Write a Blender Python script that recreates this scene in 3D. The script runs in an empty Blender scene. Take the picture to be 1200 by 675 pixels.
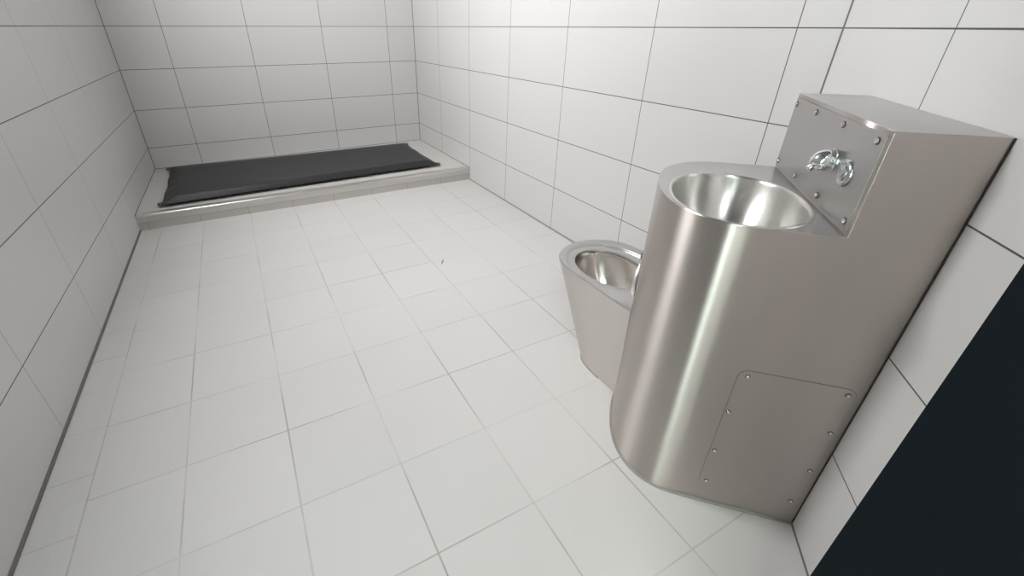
import bpy, bmesh, math, random
from mathutils import Vector, Matrix
random.seed(7)
C = bpy.context.scene.collection

# ---------------------------------------------------------------- plan of the cell (metres)
W = 2.4207                       # room width
CY = -3.7293                     # where the diagonal wall starts on the right wall
H = 2.70                         # ceiling height
Z0 = 1.1811                      # a horizontal grout line of all walls
TW, TH = 0.599, 0.300            # wall tile pitch
s2 = math.sqrt(.5)
D = Vector((-s2, -s2, 0)); N = Vector((-s2, s2, 0)); O = Vector((W, CY, 0))
TE = 1.0625                        # length of the diagonal wall
YF = CY - s2*TE                  # front wall
XF = W - s2*TE
def U(t, n, z=0.0): return O + D*t + N*n + Vector((0, 0, z))

# ---------------------------------------------------------------- camera
cam = bpy.data.cameras.new('camera'); co = bpy.data.objects.new('camera', cam); C.objects.link(co)
bpy.context.scene.camera = co
yaw, pit, rol = .4831, -.5006, .0022
fw = Vector((math.sin(yaw)*math.cos(pit), math.cos(yaw)*math.cos(pit), math.sin(pit)))
r0 = fw.cross(Vector((0, 0, 1))).normalized(); u0 = r0.cross(fw)
rr = r0*math.cos(rol)+u0*math.sin(rol); uu = u0*math.cos(rol)-r0*math.sin(rol)
M = Matrix((rr, uu, -fw)).transposed().to_4x4(); M.translation = Vector((.7491, -4.5454, 1.1830))
co.matrix_world = M
cam.sensor_width = 36; cam.sensor_fit = 'HORIZONTAL'; cam.lens = 36*511.3788/1200
cam.shift_x = (600-560.5235)/1200; cam.shift_y = (310.7765-337.5)/1200
cam.clip_start = .02

# ---------------------------------------------------------------- light and exposure
LAMP_POWER = 134.0; CORRIDOR_POWER = 38.0; GLAZING_POWER = 17.0
vs = bpy.context.scene.view_settings
vs.view_transform = 'Standard'; vs.look = 'None'; vs.gamma = 1; vs.use_curve_mapping = False
vs.exposure = 0.13
wd = bpy.data.worlds.new('world'); bpy.context.scene.world = wd; wd.use_nodes = True
wd.node_tree.nodes['Background'].inputs[0].default_value = (.8, .85, .9, 1)
wd.node_tree.nodes['Background'].inputs[1].default_value = .2
cy = bpy.context.scene.cycles
cy.max_bounces = 10; cy.diffuse_bounces = 6; cy.glossy_bounces = 6; cy.caustics_reflective = True
cy.blur_glossy = .5; cy.sample_clamp_indirect = 6

# ---------------------------------------------------------------- helpers
def srgb(r, g, b):
    f = lambda c: (c/255/12.92) if c/255 <= .04045 else ((c/255+.055)/1.055)**2.4
    return (f(r), f(g), f(b), 1)
def new_mat(name):
    m = bpy.data.materials.new(name); m.use_nodes = True
    return m, m.node_tree, m.node_tree.nodes['Principled BSDF']
def mth(nt, op, a, b=None, c=None):
    n = nt.nodes.new('ShaderNodeMath'); n.operation = op
    for i, v in enumerate((a, b, c)):
        if v is None: continue
        if isinstance(v, (int, float)): n.inputs[i].default_value = v
        else: nt.links.new(v, n.inputs[i])
    return n.outputs[0]
def mixc(nt, f, a, b):
    n = nt.nodes.new('ShaderNodeMix'); n.data_type = 'RGBA'
    for k, v in ((0, f), (6, a), (7, b)):
        if isinstance(v, (int, float)): n.inputs[k].default_value = v
        elif isinstance(v, tuple): n.inputs[k].default_value = v
        else: nt.links.new(v, n.inputs[k])
    return n.outputs[2]
def noise(nt, scale, detail=3, vec=None, rough=.5):
    n = nt.nodes.new('ShaderNodeTexNoise'); n.inputs['Scale'].default_value = scale
    n.inputs['Detail'].default_value = detail; n.inputs['Roughness'].default_value = rough
    if vec is not None: nt.links.new(vec, n.inputs['Vector'])
    return n.outputs[0]
def vscale(nt, vec, s):
    n = nt.nodes.new('ShaderNodeVectorMath'); n.operation = 'MULTIPLY'
    nt.links.new(vec, n.inputs[0]); n.inputs[1].default_value = s; return n.outputs[0]
def dotv(nt, P, v, off):
    n = nt.nodes.new('ShaderNodeVectorMath'); n.operation = 'DOT_PRODUCT'
    nt.links.new(P, n.inputs[0]); n.inputs[1].default_value = tuple(v)
    return mth(nt, 'SUBTRACT', n.outputs['Value'], off)
def linemask(nt, u, pitch, w, soft=.0006):
    c = mth(nt, 'DIVIDE', u, pitch); f = mth(nt, 'FRACT', c)
    d = mth(nt, 'MULTIPLY', mth(nt, 'MINIMUM', f, mth(nt, 'SUBTRACT', 1.0, f)), pitch)
    m = nt.nodes.new('ShaderNodeMapRange'); m.inputs['From Min'].default_value = w/2-soft; m.inputs['From Max'].default_value = w/2+soft
    m.inputs['To Min'].default_value = 1; m.inputs['To Max'].default_value = 0
    nt.links.new(d, m.inputs['Value'])
    return m.outputs[0], mth(nt, 'FLOOR', c)

def tile_wall(name, udir, uoff, col, grout, wh=.0032, wv=.0028, vg=1.0):
    m, nt, b = new_mat(name)
    P = nt.nodes.new('ShaderNodeNewGeometry').outputs['Position']
    u = dotv(nt, P, udir, uoff); v = dotv(nt, P, (0, 0, 1), Z0)
    mu, cu = linemask(nt, u, TW, wv); mv, cv = linemask(nt, v, TH, wh)
    mu2 = mth(nt, 'MULTIPLY', mu, vg)
    g = mth(nt, 'MAXIMUM', mu2, mv)
    wn = nt.nodes.new('ShaderNodeTexWhiteNoise'); wn.noise_dimensions = '2D'
    cx = nt.nodes.new('ShaderNodeCombineXYZ'); nt.links.new(cu, cx.inputs[0]); nt.links.new(cv, cx.inputs[1]); nt.links.new(cx.outputs[0], wn.inputs['Vector'])
    var = mth(nt, 'MULTIPLY_ADD', wn.outputs['Value'], .035, .975)
    n1 = mth(nt, 'MULTIPLY_ADD', noise(nt, 900, 2, P), .06, .97)
    k = mth(nt, 'MULTIPLY', var, n1)
    vm = nt.nodes.new('ShaderNodeVectorMath'); vm.operation = 'SCALE'; vm.inputs[0].default_value = col[:3]; nt.links.new(k, vm.inputs['Scale'])
    nt.links.new(mixc(nt, g, vm.outputs[0], grout), b.inputs['Base Color'])
    nt.links.new(mth(nt, 'MULTIPLY_ADD', g, .35, .42), b.inputs['Roughness'])
    b.inputs['Specular IOR Level'].default_value = .45
    h = mth(nt, 'SUBTRACT', mth(nt, 'MULTIPLY', noise(nt, 60, 3, P), .12), mth(nt, 'MAXIMUM', mu, mv))
    bp = nt.nodes.new('ShaderNodeBump'); bp.inputs['Strength'].default_value = .25; bp.inputs['Distance'].default_value = .001
    nt.links.new(h, bp.inputs['Height']); nt.links.new(bp.outputs[0], b.inputs['Normal'])
    return m
def plain(name, col, rough=.5, metal=0, spec=.5, nscale=0, namp=0, bump=0):
    m, nt, b = new_mat(name)
    b.inputs['Roughness'].default_value = rough; b.inputs['Metallic'].default_value = metal; b.inputs['Specular IOR Level'].default_value = spec
    P = nt.nodes.new('ShaderNodeNewGeometry').outputs['Position']
    nz = noise(nt, nscale or 200, 3, P)
    k = mth(nt, 'MULTIPLY_ADD', nz, namp, 1-namp/2)
    vm = nt.nodes.new('ShaderNodeVectorMath'); vm.operation = 'SCALE'; vm.inputs[0].default_value = col[:3]; nt.links.new(k, vm.inputs['Scale'])
    nt.links.new(vm.outputs[0], b.inputs['Base Color'])
    if bump:
        bp = nt.nodes.new('ShaderNodeBump'); bp.inputs['Strength'].default_value = bump; bp.inputs['Distance'].default_value = .002
        nt.links.new(nz, bp.inputs['Height']); nt.links.new(bp.outputs[0], b.inputs['Normal'])
    return m
AROT = .25
def steel(name, col, rough, aniso, brush=0.04, blotch=.10, tint=None):
    """brushed stainless steel: horizontal brushing, cloudy wear; tint paints in a reflected hue"""
    m, nt, b = new_mat(name)
    P = nt.nodes.new('ShaderNodeNewGeometry').outputs['Position']
    b.inputs['Metallic'].default_value = 1
    b.inputs['Anisotropic'].default_value = aniso
    b.inputs['Anisotropic Rotation'].default_value = AROT
    tg = nt.nodes.new('ShaderNodeTangent'); tg.direction_type = 'RADIAL'; tg.axis = 'Z'
    nt.links.new(tg.outputs[0], b.inputs['Tangent'])
    fine = noise(nt, 1, 3, vscale(nt, P, (60, 60, 1500)))
    cloud = noise(nt, 1, 3, vscale(nt, P, (11, 11, 2.0)))
    k = mth(nt, 'MULTIPLY', mth(nt, 'MULTIPLY_ADD', fine, .10, .95), mth(nt, 'MULTIPLY_ADD', cloud, blotch*2, 1-blotch))
    c2 = mixc(nt, cloud, tuple(col), tuple(tint or col))
    vm = nt.nodes.new('ShaderNodeVectorMath'); vm.operation = 'SCALE'; nt.links.new(c2, vm.inputs[0]); nt.links.new(k, vm.inputs['Scale'])
    nt.links.new(vm.outputs[0], b.inputs['Base Color'])
    r = mth(nt, 'ADD', mth(nt, 'MULTIPLY_ADD', fine, brush, rough-brush/2), mth(nt, 'MULTIPLY_ADD', cloud, .06, -.03))
    nt.links.new(r, b.inputs['Roughness'])
    return m
def emit(name, col, power):
    m, nt, b = new_mat(name)
    b.inputs['Base Color'].default_value = (.8, .8, .8, 1); b.inputs['Emission Color'].default_value = col
    b.inputs['Emission Strength'].default_value = power
    return m

def link(name, bm, m, parent=None, smooth=None, bevel=0, seg=3):
    bmesh.ops.recalc_face_normals(bm, faces=bm.faces)
    if smooth is not None:
        for f in bm.faces: f.smooth = True
        for e in bm.edges:
            if len(e.link_faces) == 2 and e.calc_face_angle(0) > math.radians(smooth): e.smooth = False
    me = bpy.data.meshes.new(name); bm.to_mesh(me); bm.free()
    o = bpy.data.objects.new(name, me); C.objects.link(o)
    if m: me.materials.append(m)
    if bevel:
        md = o.modifiers.new('bevel', 'BEVEL'); md.width = bevel; md.segments = seg; md.limit_method = 'ANGLE'; md.harden_normals = False
        for p in me.polygons: p.use_smooth = True
        md.harden_normals = True
    if parent:
        o.parent = parent; o.matrix_parent_inverse = parent.matrix_world.inverted()
    return o
def empty(name, loc, label, cat, group=None):
    o = bpy.data.objects.new(name, None); C.objects.link(o); o.location = loc
    o.matrix_world = Matrix.Translation(loc); o.empty_display_size = .1
    o['label'] = label; o['category'] = cat
    if group: o['group'] = group
    return o
def struct(o): o['kind'] = 'structure'; return o
def box(bm, a, b, frame=None):
    """axis box; with frame=U the corners are (t, n, z)"""
    f = frame or (lambda x, y, z: Vector((x, y, z)))
    v = [bm.verts.new(f(x, y, z)) for x in (a[0], b[0]) for y in (a[1], b[1]) for z in (a[2], b[2])]
    for q in ((0, 1, 3, 2), (4, 6, 7, 5), (0, 4, 5, 1), (2, 3, 7, 6), (0, 2, 6, 4), (1, 5, 7, 3)): bm.faces.new([v[i] for i in q])
def prism(bm, pts, z0, z1):
    a = [bm.verts.new((p[0], p[1], z0)) for p in pts]; b = [bm.verts.new((p[0], p[1], z1)) for p in pts]
    n = len(pts); bm.faces.new(a[::-1]); bm.faces.new(b)
    for i in range(n): bm.faces.new((a[i], a[(i+1) % n], b[(i+1) % n], b[i]))
def loft(bm, rings, cap0=False, cap1=False):
    R = [[bm.verts.new(p) for p in r] for r in rings]; n = len(R[0])
    for a, b in zip(R, R[1:]):
        for i in range(n): bm.faces.new((a[i], a[(i+1) % n], b[(i+1) % n], b[i]))
    if cap0: bm.faces.new(R[0][::-1])
    if cap1: bm.faces.new(R[-1])
    return R
def lathe(bm, c, axis, prof, seg=24):
    """prof = [(distance along the axis, radius)]"""
    ax = Vector(axis).normalized(); x = ax.orthogonal().normalized(); y = ax.cross(x)
    rings = [[c+ax*h+(x*math.cos(2*math.pi*i/seg)+y*math.sin(2*math.pi*i/seg))*max(r, 1e-5) for i in range(seg)] for h, r in prof]
    loft(bm, rings, True, True)

# ---------------------------------------------------------------- materials
G_DARK = srgb(74, 72, 70)
WHITE = srgb(206, 205, 204)
m_back = tile_wall('tile_back', (1, 0, 0), .3583, WHITE, G_DARK, .0038, .0036)
m_right = tile_wall('tile_right', (0, 1, 0), -.5985, WHITE, G_DARK, .0036, .0032)
m_left = tile_wall('tile_left', (0, 1, 0), -1.2173, WHITE, G_DARK, .0034, .0026, .6)
m_diag = tile_wall('tile_diagonal', D, D.dot(O)+.5468, WHITE, G_DARK, .0034, .0034)
m_front = tile_wall('tile_front', (1, 0, 0), .2, WHITE, G_DARK)
m_joint = plain('silicone_joint', srgb(105, 102, 98), .5, nscale=80, namp=.2)
m_joint_light = plain('silicone_joint_light', srgb(150, 148, 145), .5, nscale=80, namp=.2)
m_ceil = plain('ceiling_paint', srgb(110, 110, 109), .8, nscale=40, namp=.04)
m_dark = plain('dark_navy_paint', srgb(8, 15, 21), .7, spec=.12, nscale=30, namp=.2)
m_corr = plain('corridor_paint', srgb(200, 204, 200), .6, nscale=20, namp=.04)
m_corr_floor = plain('corridor_floor', srgb(120, 108, 98), .5, nscale=90, namp=.1)
m_platform = plain('platform_screed', srgb(206, 204, 200), .6, nscale=350, namp=.10, bump=.05)
m_nosing = plain('nosing_metal', srgb(205, 203, 200), .30, metal=.75, nscale=120, namp=.1)
m_vinyl = plain('charcoal_vinyl', srgb(38, 38, 39), .48, spec=.5, nscale=260, namp=.12, bump=.10)
m_black = plain('black_edge', srgb(26, 26, 27), .4, nscale=200, namp=.1)
m_body = steel('brushed_steel', srgb(200, 195, 190), .37, .96, .05, .11, srgb(196, 186, 180))  # browner tint in the blotches paints in the warm reflection of the surroundings
m_top = steel('brushed_steel_top', srgb(196, 195, 194), .32, .3, .04, .03)
m_polish = steel('polished_steel', srgb(220, 218, 215), .30, .8, .02, .02)
m_panel = steel('tap_panel_steel', srgb(180, 178, 177), .30, .4, .04, .04)
m_basinpol = m_polish
m_bowl = steel('toilet_bowl_steel', srgb(228, 225, 221), .20, .5, .02, .02)
m_satin = plain('satin_chrome', srgb(205, 206, 210), .22, metal=1, nscale=50, namp=.02)
m_gap = plain('panel_gap', srgb(104, 97, 92), .6, metal=.5, nscale=60, namp=.1)
m_pan = steel('toilet_steel', srgb(204, 199, 194), .38, .8, .05, .03)
m_chrome = plain('chrome', srgb(235, 237, 240), .06, metal=1, nscale=50, namp=.02)
m_rubber = plain('dark_gap', srgb(60, 55, 50), .6, nscale=60, namp=.1)
m_sealant = plain('sealant', srgb(150, 147, 142), .55, nscale=60, namp=.2)
m_lampwhite = plain('lamp_housing_white', srgb(230, 230, 228), .4, nscale=60, namp=.02)

def floor_mat():
    m, nt, b = new_mat('floor_tiles')
    P = nt.nodes.new('ShaderNodeNewGeometry').outputs['Position']
    u = dotv(nt, P, (1, 0, 0), .0735); v = dotv(nt, P, (0, 1, 0), -3.650)
    mu, cu = linemask(nt, u, .2925, .0042, .001)      # lines at .366, .6585, .951, 1.2435 ...
    mv, cv = linemask(nt, v, .2945, .0034, .001)
    x = dotv(nt, P, (1, 0, 0), 0.0)
    strip = mth(nt, 'LESS_THAN', x, .2)               # narrow cut strip along the left wall
    v2 = dotv(nt, P, (0, 1, 0), -2.437); ms, cs = linemask(nt, v2, .2045, .003, .001)
    d = mth(nt, 'ABSOLUTE', mth(nt, 'SUBTRACT', x, .122)); ml = mth(nt, 'LESS_THAN', d, .0022)
    ins = mth(nt, 'LESS_THAN', x, .122)
    mvv = mth(nt, 'ADD', mth(nt, 'MULTIPLY', ms, ins), mth(nt, 'MULTIPLY', mv, mth(nt, 'SUBTRACT', 1.0, ins)))
    muu = mth(nt, 'MULTIPLY', mu, mth(nt, 'SUBTRACT', 1.0, strip))
    fade = mth(nt, 'MULTIPLY_ADD', noise(nt, 2.6, 3, P), 3.2, -1.1)      # grout wiped unevenly
    fc = nt.nodes.new('ShaderNodeClamp'); nt.links.new(fade, fc.inputs[0]); fc.inputs[1].default_value = .22
    g = mth(nt, 'MULTIPLY', mth(nt, 'MAXIMUM', mth(nt, 'MAXIMUM', muu, ml), mvv), fc.outputs[0])
    wn = nt.nodes.new('ShaderNodeTexWhiteNoise'); wn.noise_dimensions = '2D'
    cx = nt.nodes.new('ShaderNodeCombineXYZ'); nt.links.new(cu, cx.inputs[0]); nt.links.new(cv, cx.inputs[1]); nt.links.new(cx.outputs[0], wn.inputs['Vector'])
    k = mth(nt, 'MULTIPLY', mth(nt, 'MULTIPLY_ADD', wn.outputs['Value'], .03, .975), mth(nt, 'MULTIPLY_ADD', noise(nt, 420, 4, P, .7), .14, .93))
    k = mth(nt, 'MULTIPLY', k, mth(nt, 'MULTIPLY_ADD', noise(nt, 2.5, 3, P), .06, .97))
    vm = nt.nodes.new('ShaderNodeVectorMath'); vm.operation = 'SCALE'; vm.inputs[0].default_value = srgb(211, 210, 208)[:3]; nt.links.new(k, vm.inputs['Scale'])
    nt.links.new(mixc(nt, g, vm.outputs[0], srgb(158, 156, 154)), b.inputs['Base Color'])
    nt.links.new(mth(nt, 'MULTIPLY_ADD', noise(nt, 420, 3, P), .14, .40), b.inputs['Roughness'])
    bp = nt.nodes.new('ShaderNodeBump'); bp.inputs['Strength'].default_value = .12; bp.inputs['Distance'].default_value = .001
    nt.links.new(mth(nt, 'SUBTRACT', noise(nt, 300, 3, P), g), bp.inputs['Height']); nt.links.new(bp.outputs[0], b.inputs['Normal'])
    return m
m_floor = floor_mat()

# ---------------------------------------------------------------- room shell
FT = .20                         # thickness of the front wall
big = [(-.1, .1), (W+.1, .1), (W+.1, CY-.02), (XF+.1, YF-FT), (-.1, YF-FT)]
bm = bmesh.new(); prism(bm, big, -.1, 0); struct(link('floor', bm, m_floor))
bm = bmesh.new(); prism(bm, big, H, H+.1); struct(link('ceiling', bm, m_ceil))
bm = bmesh.new(); box(bm, (-.1, 0, 0), (W+.1, .1, H)); struct(link('wall_back', bm, m_back))
bm = bmesh.new(); prism(bm, [(W, 0), (W+.1, 0), (W+.1, CY-.02), (W, CY)], 0, H); struct(link('wall_right', bm, m_right))
bm = bmesh.new(); box(bm, (-.1, YF, 0), (0, 0, H)); struct(link('wall_left', bm, m_left))
bm = bmesh.new(); prism(bm, [(W, CY), (W+.1, CY-.02), (XF+.1, YF), (XF, YF)], 0, H); struct(link('wall_diagonal', bm, m_diag))
# front wall with the doorway the room is seen through
DX0, DX1, DZ = .22, 1.272, 2.10
bm = bmesh.new()
box(bm, (-.1, YF-FT, 0), (DX0, YF, H)); box(bm, (DX1, YF-FT, 0), (XF+.1, YF, H)); box(bm, (DX0, YF-FT, DZ), (DX1, YF, H))
struct(link('wall_front', bm, m_front))
# corridor outside
CA, CB, KY = -1.3, 2.7, -6.3
bm = bmesh.new(); box(bm, (CA, KY, -.1), (CB, YF-FT, 0)); struct(link('floor_corridor', bm, m_corr_floor))
bm = bmesh.new(); box(bm, (CA, KY, H), (CB, YF-FT, H+.1)); struct(link('ceiling_corridor', bm, m_ceil))
bm = bmesh.new(); box(bm, (CA, KY-.1, -.1), (CB, KY, H+.1)); struct(link('wall_corridor_far', bm, m_corr))
bm = bmesh.new(); box(bm, (CB, KY-.1, -.1), (CB+.1, YF-FT, H+.1)); struct(link('wall_corridor_right', bm, m_corr))
GY0, GY1, GZ0, GZ1 = -5.72, -5.22, .0, 2.25     # glazed end of the corridor
bm = bmesh.new(); box(bm, (CA-.1, KY-.1, -.1), (CA, GY0, H+.1)); box(bm, (CA-.1, GY1, -.1), (CA, YF-FT, H+.1)); box(bm, (CA-.1, GY0, GZ1), (CA, GY1, H+.1)); box(bm, (CA-.1, GY0, -.1), (CA, GY1, GZ0)); struct(link('wall_corridor_left', bm, m_corr))
bm = bmesh.new(); box(bm, (XF+.1, YF-FT, -.1), (CB+.1, YF-FT+.1, H+.1)); box(bm, (CA-.1, YF-FT, -.1), (-.1, YF-FT+.1, H+.1)); struct(link('wall_corridor_near', bm, m_corr))
w = empty('window_1', Vector((CA, (GY0+GY1)/2, 0)), '', ''); del w['label']; del w['category']; struct(w)
bm = bmesh.new()
for a, b in ((GY0, GY0+.05), (GY1-.05, GY1), (GY0+.12, GY0+.18)): box(bm, (CA-.07, a, GZ0), (CA-.01, b, GZ1))
for a, b in ((GZ0, GZ0+.06), (GZ1-.06, GZ1)):
    box(bm, (CA-.07, GY0+.05, a), (CA-.01, GY0+.12, b)); box(bm, (CA-.07, GY0+.18, a), (CA-.01, GY1-.05, b))
link('window_frame', bm, m_dark, w)
bm = bmesh.new(); box(bm, (CA-.045, GY0+.05, GZ0+.06), (CA-.035, GY1-.05, GZ1-.06))
link('frosted_pane', bm, emit('daylit_frosted_glass', (.82, 1.0, .92, 1), GLAZING_POWER), w)
# door: dark steel frame lining the opening, leaf folded back against the corridor wall
d = empty('door_1', Vector(((DX0+DX1)/2, YF, 0)), '', ''); del d['label']; del d['category']; struct(d)
JX = 1.25; yo_, yi_ = YF-FT-.012, YF+.001
bm = bmesh.new()
box(bm, (JX, yo_, 0), (DX1-.0005, yi_, DZ-.0005)); box(bm, (DX0+.0005, yo_, 0), (DX0+.022, yi_, DZ-.0005)); box(bm, (DX0+.022, yo_, DZ-.022), (JX, yi_, DZ-.0005))
link('door_frame', bm, m_dark, d)
bm = bmesh.new(); box(bm, (JX+.03, YF-FT-.075, .006), (JX+1.0, YF-FT-.030, DZ-.01)); link('door_leaf', bm, m_dark, d, bevel=.002)
bm = bmesh.new(); lathe(bm, Vector((JX+.93, YF-FT-.075, 1.02)), (0, -1, 0), [(0, .026), (.006, .026), (.008, .011), (.05, .011)])
lathe(bm, Vector((JX+.935, YF-FT-.121, 1.02)), (-1, 0, 0), [(0, .009), (.004, .010), (.12, .010), (.123, .007)], 16)
link('door_handle', bm, m_chrome, d, smooth=40)
# joints in the corners of the tiling
def bar(bm, p, q, r, seg=6):
    ax = (q-p).normalized(); x = ax.orthogonal().normalized(); y = ax.cross(x)
    loft(bm, [[e+(x*math.cos(2*math.pi*i/seg)+y*math.sin(2*math.pi*i/seg))*r for i in range(seg)] for e in (p, q)], True, True)
j = 1
for p, q, r, m_ in (((0, 0, .105), (0, 0, H), .0040, m_joint), ((W, 0, .105), (W, 0, H), .0040, m_joint), ((W, CY, 0), (W, CY, H), .0036, m_joint),
                ((0, -1.196, 0.002), (0, YF, 0.002), .0075, m_joint), ((W, -1.196, 0.001), (W, CY, .001), .0065, m_joint_light), ((W, CY, 0), (XF, YF, 0), .0035, m_joint),
                ((0, 0, .104), (W, 0, .104), .0035, m_joint), ((0, -1.19, .104), (0, 0, .104), .0035, m_joint), ((W, -1.19, .104), (W, 0, .104), .0035, m_joint)):
    bm = bmesh.new(); bar(bm, Vector(p), Vector(q), r, 8); struct(link('trim_%d' % j, bm, m_, smooth=80)); j += 1

# ---------------------------------------------------------------- sleeping platform
PF, PT = -1.192, .104
pl = empty('sleeping_platform', Vector((W/2, -.6, 0)), 'low tiled sleeping platform with metal front edge along the back wall', 'platform')
bm = bmesh.new()
box(bm, (.001, PF+.028, 0), (W-.001, -.001, PT)); link('platform_top', bm, m_platform, pl)
# rounded metal nosing, profile in (y, z)
prof = [(PF, .052), (PF, PT-.018)]
for k in range(1, 8):
    a = k/8*math.pi/2; prof.append((PF+.018-.018*math.cos(a), PT-.018+.018*math.sin(a)))
prof += [(PF+.018, PT), (PF+.045, PT+.0006), (PF+.045, PT-.004), (PF+.018, PT-.0055), (PF+.004, PT-.02), (PF+.004, .052)]
bm = bmesh.new(); loft(bm, [[(x, y, z) for y, z in prof] for x in (.001, W-.001)], True, True)
link('edge_profile', bm, m_nosing, pl, smooth=30)
# strip of cut tiles under the nosing
def strip_mat():
    m, nt, b = new_mat('riser_tiles')
    P = nt.nodes.new('ShaderNodeNewGeometry').outputs['Position']
    mu, cu = linemask(nt, dotv(nt, P, (1, 0, 0), .352), .2985, .004, .001)
    nt.links.new(mixc(nt, mu, srgb(186, 182, 176), srgb(150, 147, 141)), b.inputs['Base Color']); b.inputs['Roughness'].default_value = .45
    return m
bm = bmesh.new(); box(bm, (.001, PF+.001, 0), (W-.001, PF+.028, .050)); link('riser_tiles', bm, strip_mat(), pl)
bm = bmesh.new(); box(bm, (.001, PF+.0025, .0495), (W-.001, PF+.02, .0525)); link('edge_joint', bm, m_joint, pl)

# ---------------------------------------------------------------- mattress
FL, FR, RR_, RL = Vector((.150, -1.105)), Vector((2.185, -1.045)), Vector((2.185, -.165)), Vector((.125, -.105))
mt = empty('mattress', Vector((1.16, -.6, PT)), 'thin charcoal vinyl mattress lying on the tiled sleeping platform', 'mattress')
def bil(u, v):
    p = FL.lerp(FR, u).lerp(RL.lerp(RR_, u), v); return p
def grid_pts(n, fine):
    xs = [0, .004, .010, .016, .024, .032, .040, .048]; 
    return xs
Lx, Ly = 2.05, .95
ed = [0, .004, .010, .018, .026, .033, .037, .045, .060, .075, .085, .095, .11]
us = [e/Lx for e in ed]+[.11/Lx+(1-.22/Lx)*k/40 for k in range(1, 40)]+[1-e/Lx for e in ed[::-1]]
vsq = [e/Ly for e in ed]+[.11/Ly+(1-.22/Ly)*k/20 for k in range(1, 20)]+[1-e/Ly for e in ed[::-1]]
def hprof(e, top):
    """e = distances to the (front, back, left, right) edges"""
    if top:
        k = min(min(1, max(0, q-.001)/w_) for q, w_ in zip(e, (.036, .19, .085, .085)))
        k = k-.10*max(0, k-.55)/.45*(1 if k < 1 else 1)
        return .022+.040*min(k/.9, 1)
    return .022-.0215*min(1, min(e)/.06)
bm = bmesh.new(); lay = []
for top in (1, 0):
    g = []
    for u in us:
        row = []
        for v in vsq:
            du = min(u, 1-u)*Lx; dv = min(v, 1-v)*Ly
            dd = min(du, dv)
            p = bil(u, v)
            wob = 0
            if du < .02: p.x += (1 if u < .5 else -1)*.012*math.sin(v*math.pi)*(1+.4*math.sin(v*19))*(1-du/.02)
            if dv < .02: p.y += (1 if v < .5 else -1)*.008*math.sin(u*math.pi)*(1-dv/.02)
            z = hprof((v*Ly, (1-v)*Ly, u*Lx, (1-u)*Lx), top)
            if top and dd > .06: z += .0012*math.sin(u*23+2*math.sin(v*5))*math.sin(v*9+1)
            if top and du < .09 and dv > .05: z += .003*math.sin(v*34+u*8)*(1-abs(du-.045)/.045)
            row.append(bm.verts.new((p.x, p.y, PT+.001+max(z, 0))))
        g.append(row)
    for i in range(len(us)-1):
        for k in range(len(vsq)-1): bm.faces.new((g[i][k], g[i+1][k], g[i+1][k+1], g[i][k+1]))
bmesh.ops.remove_doubles(bm, verts=bm.verts, dist=1e-5)
link('mattress_cover', bm, m_vinyl, mt, smooth=70)
# seam piping round the edge
bm = bmesh.new()
pts = []
def edge_pt(u, v):
    p = bil(u, v)
    if u in (0, 1): p.x += (1 if u < .5 else -1)*.012*math.sin(v*math.pi)*(1+.4*math.sin(v*19))
    if v in (0, 1): p.y += (1 if v < .5 else -1)*.008*math.sin(u*math.pi)
    return Vector((p.x, p.y, PT+.023))
pts = [edge_pt(k/24, 0) for k in range(24)]+[edge_pt(1, k/16) for k in range(16)]+[edge_pt(1-k/24, 1) for k in range(24)]+[edge_pt(0, 1-k/16) for k in range(16)]
rings = []
c0 = Vector((1.16, -.6, PT+.023))
for p in pts:
    o_ = (p-c0); o_.z = 0; o_.normalize()
    rings.append([p+o_*(.0045*math.cos(a))+Vector((0, 0, .0035*math.sin(a))) for a in [2*math.pi*i/6 for i in range(6)]])
loft(bm, rings+[rings[0]])
bmesh.ops.remove_doubles(bm, verts=bm.verts, dist=1e-6)
link('seam', bm, m_black, mt, smooth=80)
# corner tabs with eyelets
for (cpt, sx, sy) in ((FL, -1, -1), (FR, 1, -1), (RR_, 1, 1), (RL, -1, 1)):
    bm = bmesh.new(); out = []
    for k in range(9):
        a = -math.pi/2+k*math.pi/8
        out.append((.016+.014*math.cos(a), .030*math.sin(a)))
    out = [(-.05, -.030)]+out+[(-.05, .030)]
    ax = Vector((sx, sy*.12)).normalized(); ay = Vector((-ax.y, ax.x))
    base = Vector((cpt.x, cpt.y-sy*.026))
    P2 = [base+ax*a+ay*b for a, b in out]
    prism(bm, [(p.x, p.y) for p in P2], PT+.018, PT+.024)
    tb = link('corner_tab', bm, m_black, mt, bevel=.001)
    for q in (-.014, .014):
        bm = bmesh.new(); pc = base+ax*.010+ay*q
        lathe(bm, Vector((pc.x, pc.y, PT+.0235)), (0, 0, 1), [(0, .0065), (.0015, .0065), (.0022, .005), (.0018, .003)], 14)
        link('eyelet', bm, m_chrome, tb, smooth=50)

# ---------------------------------------------------------------- steel washbasin unit
TL, TR, NB, NS, NF = .325, .833, .160, .290, .485     # left, right, back box depth, start of the curve, front
TC, TA = (TL+TR)/2, (TR-TL)/2
ZD, ZT = .832, 1.030
def dshape(k, n=40, off=0.0):
    """front curve of the plan from the right side (k=0) to the left side (k=1)"""
    a = math.pi*k; ex = 2/2.35
    ca, sa = math.cos(a), math.sin(a)
    return (TC+(TA+off)*math.copysign(abs(ca)**ex, ca), NS+(NF-NS+off)*abs(sa)**ex)
wb = empty('steel_washbasin', U(TC, .2), 'large brushed steel washbasin pedestal with tall tap panel on the diagonal wall', 'washbasin')
NC = 48
front = [dshape(k/NC) for k in range(NC+1)]
bm = bmesh.new()
vb = lambda t, n, z: bm.verts.new(U(t, n, z))
lo = [(TR, 0.002)]+[(TR, NB)]+front+[(TL, NB), (TL, .002)]
b0 = [vb(t, n, 0.001) for t, n in lo]; b1 = [vb(t, n, ZD) for t, n in lo]
nL = len(lo)
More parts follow.
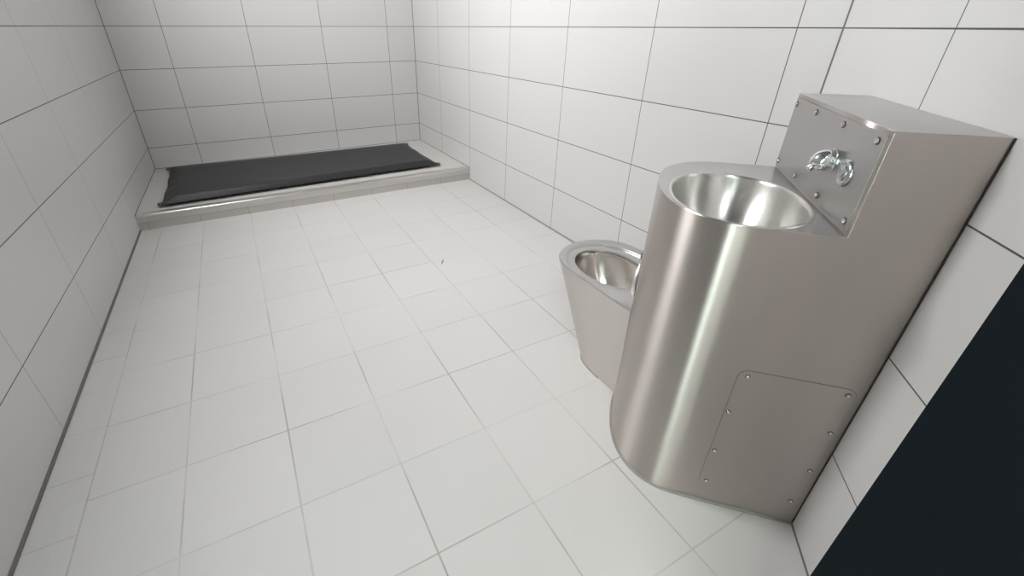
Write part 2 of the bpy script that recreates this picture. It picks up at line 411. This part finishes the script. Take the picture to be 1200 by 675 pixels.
for i in range(nL-1):
    bm.faces.new((b0[i], b0[i+1], b1[i+1], b1[i]))
bm.faces.new((b0[-1], b0[0], b1[0], b1[-1]))
u = [vb(TR, .002, ZT), vb(TR, NB, ZT), vb(TL, NB, ZT), vb(TL, .002, ZT)]
bm.faces.new((b1[0], b1[1], u[1], u[0])); bm.faces.new((b1[1], b1[-2], u[2], u[1])); bm.faces.new((b1[-2], b1[-1], u[3], u[2])); bm.faces.new((b1[-1], b1[0], u[0], u[3]))
bm.faces.new(u)
# deck with the opening for the bowl
BC, BA, BB = (.6435, .3185), .1845, .1415
def ell(k, n, sc=1.0, dd=0.0, ex=2/2.15):
    a = 2*math.pi*k/n; ca, sa = math.cos(a), math.sin(a)
    return (BC[0]+(BA*sc+dd)*math.copysign(abs(ca)**ex, ca), BC[1]+(BB*sc+dd)*math.copysign(abs(sa)**ex, sa))
NE = 64
hole = [vb(*ell(k, NE), ZD) for k in range(NE)]
he = [bm.edges.new((hole[k], hole[(k+1) % NE])) for k in range(NE)]
oe = []
loop = b1[1:-1]
for i in range(len(loop)-1): oe.append(bm.edges.get((loop[i], loop[i+1])) or bm.edges.new((loop[i], loop[i+1])))
oe.append(bm.edges.get((loop[-1], loop[0])))
r_ = bmesh.ops.triangle_fill(bm, edges=he+oe, use_beauty=True, use_dissolve=False, normal=(0, 0, 1))
# merge the right side into one sheet and soften the folded edges
be = []
top_front = set(); 
for i in range(1, nL-2): be.append(bm.edges.get((b1[i], b1[i+1])))
be += [bm.edges.get((u[0], u[1])), bm.edges.get((u[1], u[2])), bm.edges.get((u[2], u[3])), bm.edges.get((b1[1], u[1])), bm.edges.get((b1[-2], u[2]))]
bmesh.ops.recalc_face_normals(bm, faces=bm.faces)
bmesh.ops.bevel(bm, geom=[e for e in be if e], offset=.004, offset_type='OFFSET', segments=3, profile=.5, affect='EDGES', clamp_overlap=True)
body = link('basin_body', bm, m_body, wb, smooth=50)
body.data.materials.append(m_top)
for p in body.data.polygons:
    if p.normal.z > .6: p.material_index = 1
# bowl with a rolled lip
bm = bmesh.new(); rings = []
for dd, z in ((.007, .0006), (.0055, .0028), (.003, .0036), (.000, .0030), (-.0025, .0005), (-.004, -.004)):
    rings.append([U(*ell(k, NE, 1, dd), ZD+z) for k in range(NE)])
dep = .145
for q in range(1, 17):
    th = q/17*math.pi/2; sc = math.cos(th)**.62
    rings.append([U(*ell(k, NE, sc, -.004*sc), ZD-.004-dep*math.sin(th)**1.25) for k in range(NE)])
loft(bm, rings, False, True)
bowl = link('basin_bowl', bm, m_polish, wb, smooth=50)
bm = bmesh.new(); lathe(bm, U(BC[0], BC[1], ZD-.150), (0, 0, 1), [(0, .030), (.004, .030), (.005, .026), (.003, .022), (.003, .005)], 24)
link('basin_drain', bm, m_chrome, bowl, smooth=40)
# tap panel
bm = bmesh.new(); e = .012
def rrect(x0, x1, y0, y1, r, n=6):
    o_ = []
    for cx_, cy_, a0 in ((x1-r, y1-r, 0), (x0+r, y1-r, 90), (x0+r, y0+r, 180), (x1-r, y0+r, 270)):
        for k in range(n+1):
            a = math.radians(a0+90*k/n); o_.append((cx_+r*math.cos(a), cy_+r*math.sin(a)))
    return o_
rp = rrect(TL+.006, TR-.012, ZD+.006, ZT-.010, .004)
loft(bm, [[U(t, NB+nn, z) for t, z in rp] for nn in (.0003, .0022)], True, True)
tp = link('tap_panel', bm, m_panel, wb, smooth=30)
def screw(c, axis, parent, r=.0052):
    bm = bmesh.new()
    lathe(bm, c, axis, [(-.0005, r*1.35), (.0008, r*1.35), (.0010, r), (.0030, r*.92), (.0040, r*.6), (.0034, r*.38), (.0034, r*.1)], 14)
    o_ = link('screw', bm, m_chrome, parent, smooth=45); o_.data.materials.append(m_rubber)
    for p_ in o_.data.polygons:
        if (p_.center-c).dot(axis) < .0010 and (p_.center-c).length > r*.9: p_.material_index = 1
    return o_
for t_, z_ in ((.342, 1.004), (.487, 1.006), (.646, 1.007), (.797, 1.006), (.342, .8535), (.495, .854), (.650, .855), (.802, .8545)):
    screw(U(t_, NB+.0022, z_), N, tp)
# access panel on the side facing the camera
bm = bmesh.new(); ap = rrect(.016, .252, .072, .482, .022)
loft(bm, [[U(TR+tt, n_, z) for n_, z in ap] for tt in (.0002, .0012)], True, True)
acc = link('access_panel', bm, m_body, wb, smooth=30)
bm = bmesh.new(); ap2 = rrect(.0153, .2527, .0713, .4827, .0225)
loft(bm, [[U(TR+tt, n_, z) for n_, z in ap2] for tt in (.0001, .0004)], True, True)
link('panel_joint', bm, m_gap, wb)
for n_, z_ in ((.232, .465), (.032, .465), (.026, .347), (.025, .212), (.030, .088), (.2435, .346), (.2415, .206), (.234, .086)):
    screw(U(TR+.0012, n_, z_), D, acc, .0042)
# tap: short slanted nozzle
tap = empty('tap', U(.652, NB+.002, .936), '', ''); del tap['label']; del tap['category']; tap.parent = wb; tap.matrix_parent_inverse = wb.matrix_world.inverted()
tap_c = U(.658, NB+.0022, .935)
bm = bmesh.new(); lathe(bm, tap_c, N, [(0, .0255), (.0022, .0255), (.003, .0245)], 32)
link('tap_rosette', bm, m_satin, tap, smooth=40)
bm = bmesh.new(); rings = []
for h_, r1, dz in ((.003, .0240, 0), (.010, .0236, .0), (.018, .0222, .0), (.026, .0198, -.001), (.032, .0165, -.002), (.036, .0120, -.003), (.039, .0075, -.004), (.040, .002, -.0045)):
    rings.append([tap_c+N*h_+D*(r1*.94*math.cos(a))+Vector((0, 0, dz+r1*math.sin(a))) for a in [2*math.pi*i/32 for i in range(32)]])
loft(bm, rings, True, True); link('tap_nozzle', bm, m_chrome, tap, smooth=60)
bm = bmesh.new(); lathe(bm, tap_c+N*.029+Vector((0, 0, -.010)), (N*.8+Vector((0, 0, -1))), [(0, .0075), (.0125, .0075), (.0145, .0065), (.0146, .0045), (.010, .0042)], 18)
link('tap_outlet', bm, m_satin, tap, smooth=40)
# push button
bm = bmesh.new(); bc = U(.733, NB+.0022, .929)
lathe(bm, bc, N, [(0, .027), (.002, .027), (.005, .0245), (.006, .021), (.0054, .0175)], 32)
pb = link('button_flange', bm, m_satin, wb, smooth=40)
bm = bmesh.new(); lathe(bm, bc+N*.0045, N, [(0, .0160), (.003, .0155), (.0042, .0135), (.0046, .006)], 28)
link('push_button', bm, m_satin, pb, smooth=40)
# paper holder recess on the curved front, seen edge on
def on_curve(k):
    t, n = dshape(k); t2, n2 = dshape(k+.01); t1, n1 = dshape(k-.01)
    tx, ty = t2-t1, n2-n1; L = math.hypot(tx, ty); nx, ny = ty/L, -tx/L
    if ny < 0: nx, ny = -nx, -ny
    return t, n, nx, ny
k_ = .66
t_, n_, nx, ny = on_curve(k_)
ax = (D*nx+N*ny).normalized(); pc = U(t_, n_, .478)
bm = bmesh.new()
side_ = Vector((0, 0, 1)).cross(ax).normalized()
def ringpts(r, h_): return [pc+ax*h_+side_*(r*math.cos(a))+Vector((0, 0, r*math.sin(a))) for a in [2*math.pi*i/40 for i in range(40)]]
loft(bm, [ringpts(.070, -.006), ringpts(.070, .003), ringpts(.0685, .0055), ringpts(.065, .006), ringpts(.060, .0055), ringpts(.058, .001), ringpts(.055, -.012)], True, True)
ph = link('paper_holder', bm, m_polish, wb, smooth=45)
bm = bmesh.new(); lathe(bm, pc+ax*-.002, ax, [(-.006, .018), (.002, .016), (.005, .012), (.006, .005)], 24)
link('paper_core', bm, m_chrome, ph, smooth=45)
bm = bmesh.new(); t6, n6, nx6, ny6 = on_curve(.58); ax6 = (D*nx6+N*ny6).normalized(); lathe(bm, U(t6, n6, .575)-ax6*.002, ax6, [(0, .021), (.005, .021), (.0075, .018), (.0075, .012), (.005, .011), (.0065, .004)], 24)
link('flush_button', bm, m_satin, wb, smooth=45)
# sealant along foot and dark joint at the wall
bm = bmesh.new(); rings = []
for t, n in [(TR, .004)]+[(TR, NB)]+front+[(TL, NB)]:
    cx_, cn = TC, .2; dx, dn = t-cx_, n-cn; L = math.hypot(dx, dn); dx /= L; dn /= L
    rings.append([U(t-.002*dx, n-.002*dn, .0005), U(t+.006*dx, n+.006*dn, .0005), U(t+.0008*dx, n+.0008*dn, .007)])
loft(bm, rings); link('foot_sealant', bm, m_sealant, wb, smooth=60)
bm = bmesh.new(); box(bm, (TR, .0003, .001), (TR+.0016, .0030, ZT-.001), U); link('wall_joint', bm, m_rubber, wb)

# ---------------------------------------------------------------- steel toilet, axis along the room
def T(xo, yo, z): return Vector((W-xo, CY+yo, z))
def tn(xo, yo): return (s2*(xo-yo), s2*(xo+yo))
def unit_hit(xo):
    """yo where the line xo = const meets the outline of the washbasin unit, coming from the back of the room"""
    yo = .4
    while yo > -.4:
        t, n = tn(xo, yo)
        inside = TL-.0015 < t < TR and n < NS
        if not inside and n >= NS and n < NF+.0015:
            inside = abs((t-TC)/(TA+.0015))**2.35+abs((n-NS)/(NF-NS+.0015))**2.35 < 1
        if inside: return yo
        yo -= .0008
    return -.1
def outline(xc, hw, yc, L, n=40, ex=2/2.2):
    """rounded front (half width hw, length L) centred at yc, straight flanks back to the unit"""
    pts = []
    for k in range(n+1):
        a = math.pi*k/n; ca, sa = math.cos(a), math.sin(a)
        pts.append((xc+hw*math.copysign(abs(ca)**ex, ca), yc+L*abs(sa)**ex))
    # far flank, then back along the unit, then near flank
    xa, xb = xc-hw, xc+hw; ya, yb = unit_hit(xa), unit_hit(xb)
    for k in range(1, 7): pts.append((xa, yc+(ya-yc)*k/7))
    for k in range(17):
        x = xa+(xb-xa)*k/16; pts.append((x, unit_hit(x)))
    for k in range(1, 7): pts.append((xb, yb+(yc-yb)*k/7))
    return pts
to = empty('steel_toilet', T(.54, .15, 0), 'brushed steel toilet without a seat, between the washbasin pedestal and the wall', 'toilet')
ZR = .400
r_out = outline(.5465, .1765, .262, .180)
r_base = outline(.548, .130, .085, .165, ex=2/3.2)
bm = bmesh.new(); rings = []
for f_ in (0, .03, .25, .5, .75, .97, 1):
    rings.append([T(b_[0]+(a_[0]-b_[0])*f_, b_[1]+(a_[1]-b_[1])*f_, .001+(ZR-.005)*f_) for a_, b_ in zip(r_out, r_base)])
loft(bm, rings, True, False)
link('toilet_shell', bm, m_pan, to, smooth=35)
# rim: rolled edge, shallow step, then the opening
xc, yc = .563, .222
def oval(k, n, a, b):
    an = k; return (xc+a*math.cos(an), yc+b*math.sin(an))
def ring_off(pts, q, z, cx_=.5465, cy_=.2):
    out = []
    n = len(pts)
    for i, p in enumerate(pts):
        a_ = Vector((pts[(i+1) % n][0]-pts[i-1][0], pts[(i+1) % n][1]-pts[i-1][1]))
        if a_.length < 1e-6: a_ = Vector((1, 0))
        nn = Vector((-a_.y, a_.x)).normalized()
        if nn.dot(Vector((cx_-p[0], cy_-p[1]))) < 0: nn = -nn
        k = 1.0 if not (41+6 <= i < 41+6+17) else 0.0
        out.append((p[0]+nn.x*q*k, p[1]+nn.y*q*k, z))
    return out
angs = [math.atan2((p[1]-yc)/.155, (p[0]-xc)/.118) for p in r_out]
def openr(a, b, z): return [(xc+a*math.cos(t), yc+b*math.sin(t), z) for t in angs]
lv = [ring_off(r_out, 0, ZR-.004), ring_off(r_out, .0012, ZR-.001), ring_off(r_out, .004, ZR)]
lv += [openr(.155, .192, ZR-.0005), openr(.1535, .190, ZR-.0028), openr(.150, .187, ZR-.0035), openr(.147, .184, ZR-.0050), openr(.1455, .182, ZR-.0075), openr(.124, .161, ZR-.0085), openr(.119, .156, ZR-.0105), openr(.117, .154, ZR-.016)]
# keep the step inside the rim outline
def clampin(ring, lim):
    out = []
    for p, q in zip(ring, lim):
        c = Vector((xc, yc)); rp_ = (Vector(p[:2])-c).length; rq = (Vector(q[:2])-c).length
        if rp_ > rq-.006:
            v = (Vector(p[:2])-c).normalized()*(rq-.006); out.append((c.x+v.x, c.y+v.y, p[2]))
        else: out.append(p)
    return out
lv = lv[:3]+[clampin(r, lv[2]) for r in lv[3:]]
bm = bmesh.new(); loft(bm, [[T(*p) for p in r] for r in lv])
link('toilet_rim', bm, m_top, to, smooth=40)
bm = bmesh.new(); rings = [openr(.117, .154, ZR-.016), openr(.121, .158, ZR-.024)]
for q in range(1, 15):
    th = q/15*math.pi/2; sc = math.cos(th)**.9
    rings.append([(p[0], p[1]-.02*math.sin(th), p[2]) for p in openr(.121*sc, .158*sc, ZR-.024-.17*math.sin(th)**1.15)])
loft(bm, [[T(*p) for p in r] for r in rings], False, True)
link('toilet_bowl', bm, m_bowl, to, smooth=60)
bm = bmesh.new(); rings = []
for p in r_base[:]:
    v = Vector((p[0]-.548, p[1]-.05)); v.normalize()
    rings.append([T(p[0]-.001*v.x, p[1]-.001*v.y, .0005), T(p[0]+.004*v.x, p[1]+.004*v.y, .0005), T(p[0]+.0006*v.x, p[1]+.0006*v.y, .005)])
loft(bm, rings[:48]); link('foot_sealant', bm, m_sealant, to, smooth=60)

# ---------------------------------------------------------------- little bits of dirt on the floor
def bit(name, pts, r, label, cat, m_):
    bm = bmesh.new(); rings = []
    for i, p in enumerate(pts):
        a_ = Vector(pts[min(i+1, len(pts)-1)])-Vector(pts[max(i-1, 0)]); a_.normalize(); sd = Vector((-a_.y, a_.x, 0)); rr_ = r*(1 if 0 < i < len(pts)-1 else .35)
        rings.append([Vector(p)+sd*(rr_*math.cos(q))+Vector((0, 0, rr_+rr_*math.sin(q))) for q in [2*math.pi*k/6 for k in range(6)]])
    loft(bm, rings, True, True); o_ = link(name, bm, m_, None, smooth=60)
    o_['label'] = label; o_['category'] = cat; return o_
def flp(x, y):
    dv = rr*((x-560.5235)/511.3788)-uu*((y-310.7765)/511.3788)+fw; k = -1.183/dv.z; p = Vector((.7491, -4.5454, 1.183))+dv*k; return (p.x, p.y, .0004)
P1 = (1.575, -2.52)
bit('dirt_crumb', [(P1[0], P1[1], .0003), (P1[0]+.010, P1[1]+.010, .0003), (P1[0]+.016, P1[1]+.024, .0003), (P1[0]+.030, P1[1]+.034, .0003)], .0022,
    'tiny dark crumb of dirt on open floor tiles left of the toilet', 'dirt', plain('dirt', srgb(80, 76, 70), .9, nscale=50, namp=.3))

# ---------------------------------------------------------------- ceiling lamps (above the frame)
def wall_lamp(y, z, ly, lz, power, col, label):
    l = empty('wall_lamp', Vector((0, y, z)), label, 'lamp')
    bm = bmesh.new(); box(bm, (.0005, y-ly/2, z-lz/2), (.055, y+ly/2, z+lz/2)); link('lamp_housing', bm, m_lampwhite, l, bevel=.004)
    bm = bmesh.new(); box(bm, (.0555, y-ly/2+.015, z-lz/2+.015), (.062, y+ly/2-.015, z+lz/2-.015))
    link('lamp_diffuser', bm, emit('lamp_light', col, power), l)
wall_lamp(-2.05, 2.42, 1.1, .22, LAMP_POWER, (1, .988, .996, 1), 'long white wall lamp high on the left wall')
l = empty('ceiling_lamp', Vector((.3, -5.35, H)), 'white ceiling lamp in the corridor outside the cell door', 'lamp')
bm = bmesh.new(); box(bm, (-.3, -5.5, H-.05), (.9, -5.2, H-.0005)); link('lamp_housing', bm, m_lampwhite, l, bevel=.004)
bm = bmesh.new(); box(bm, (-.28, -5.48, H-.058), (.88, -5.22, H-.0505)); link('lamp_diffuser', bm, emit('corridor_lamp_light', (.965, 1, .975, 1), CORRIDOR_POWER), l)
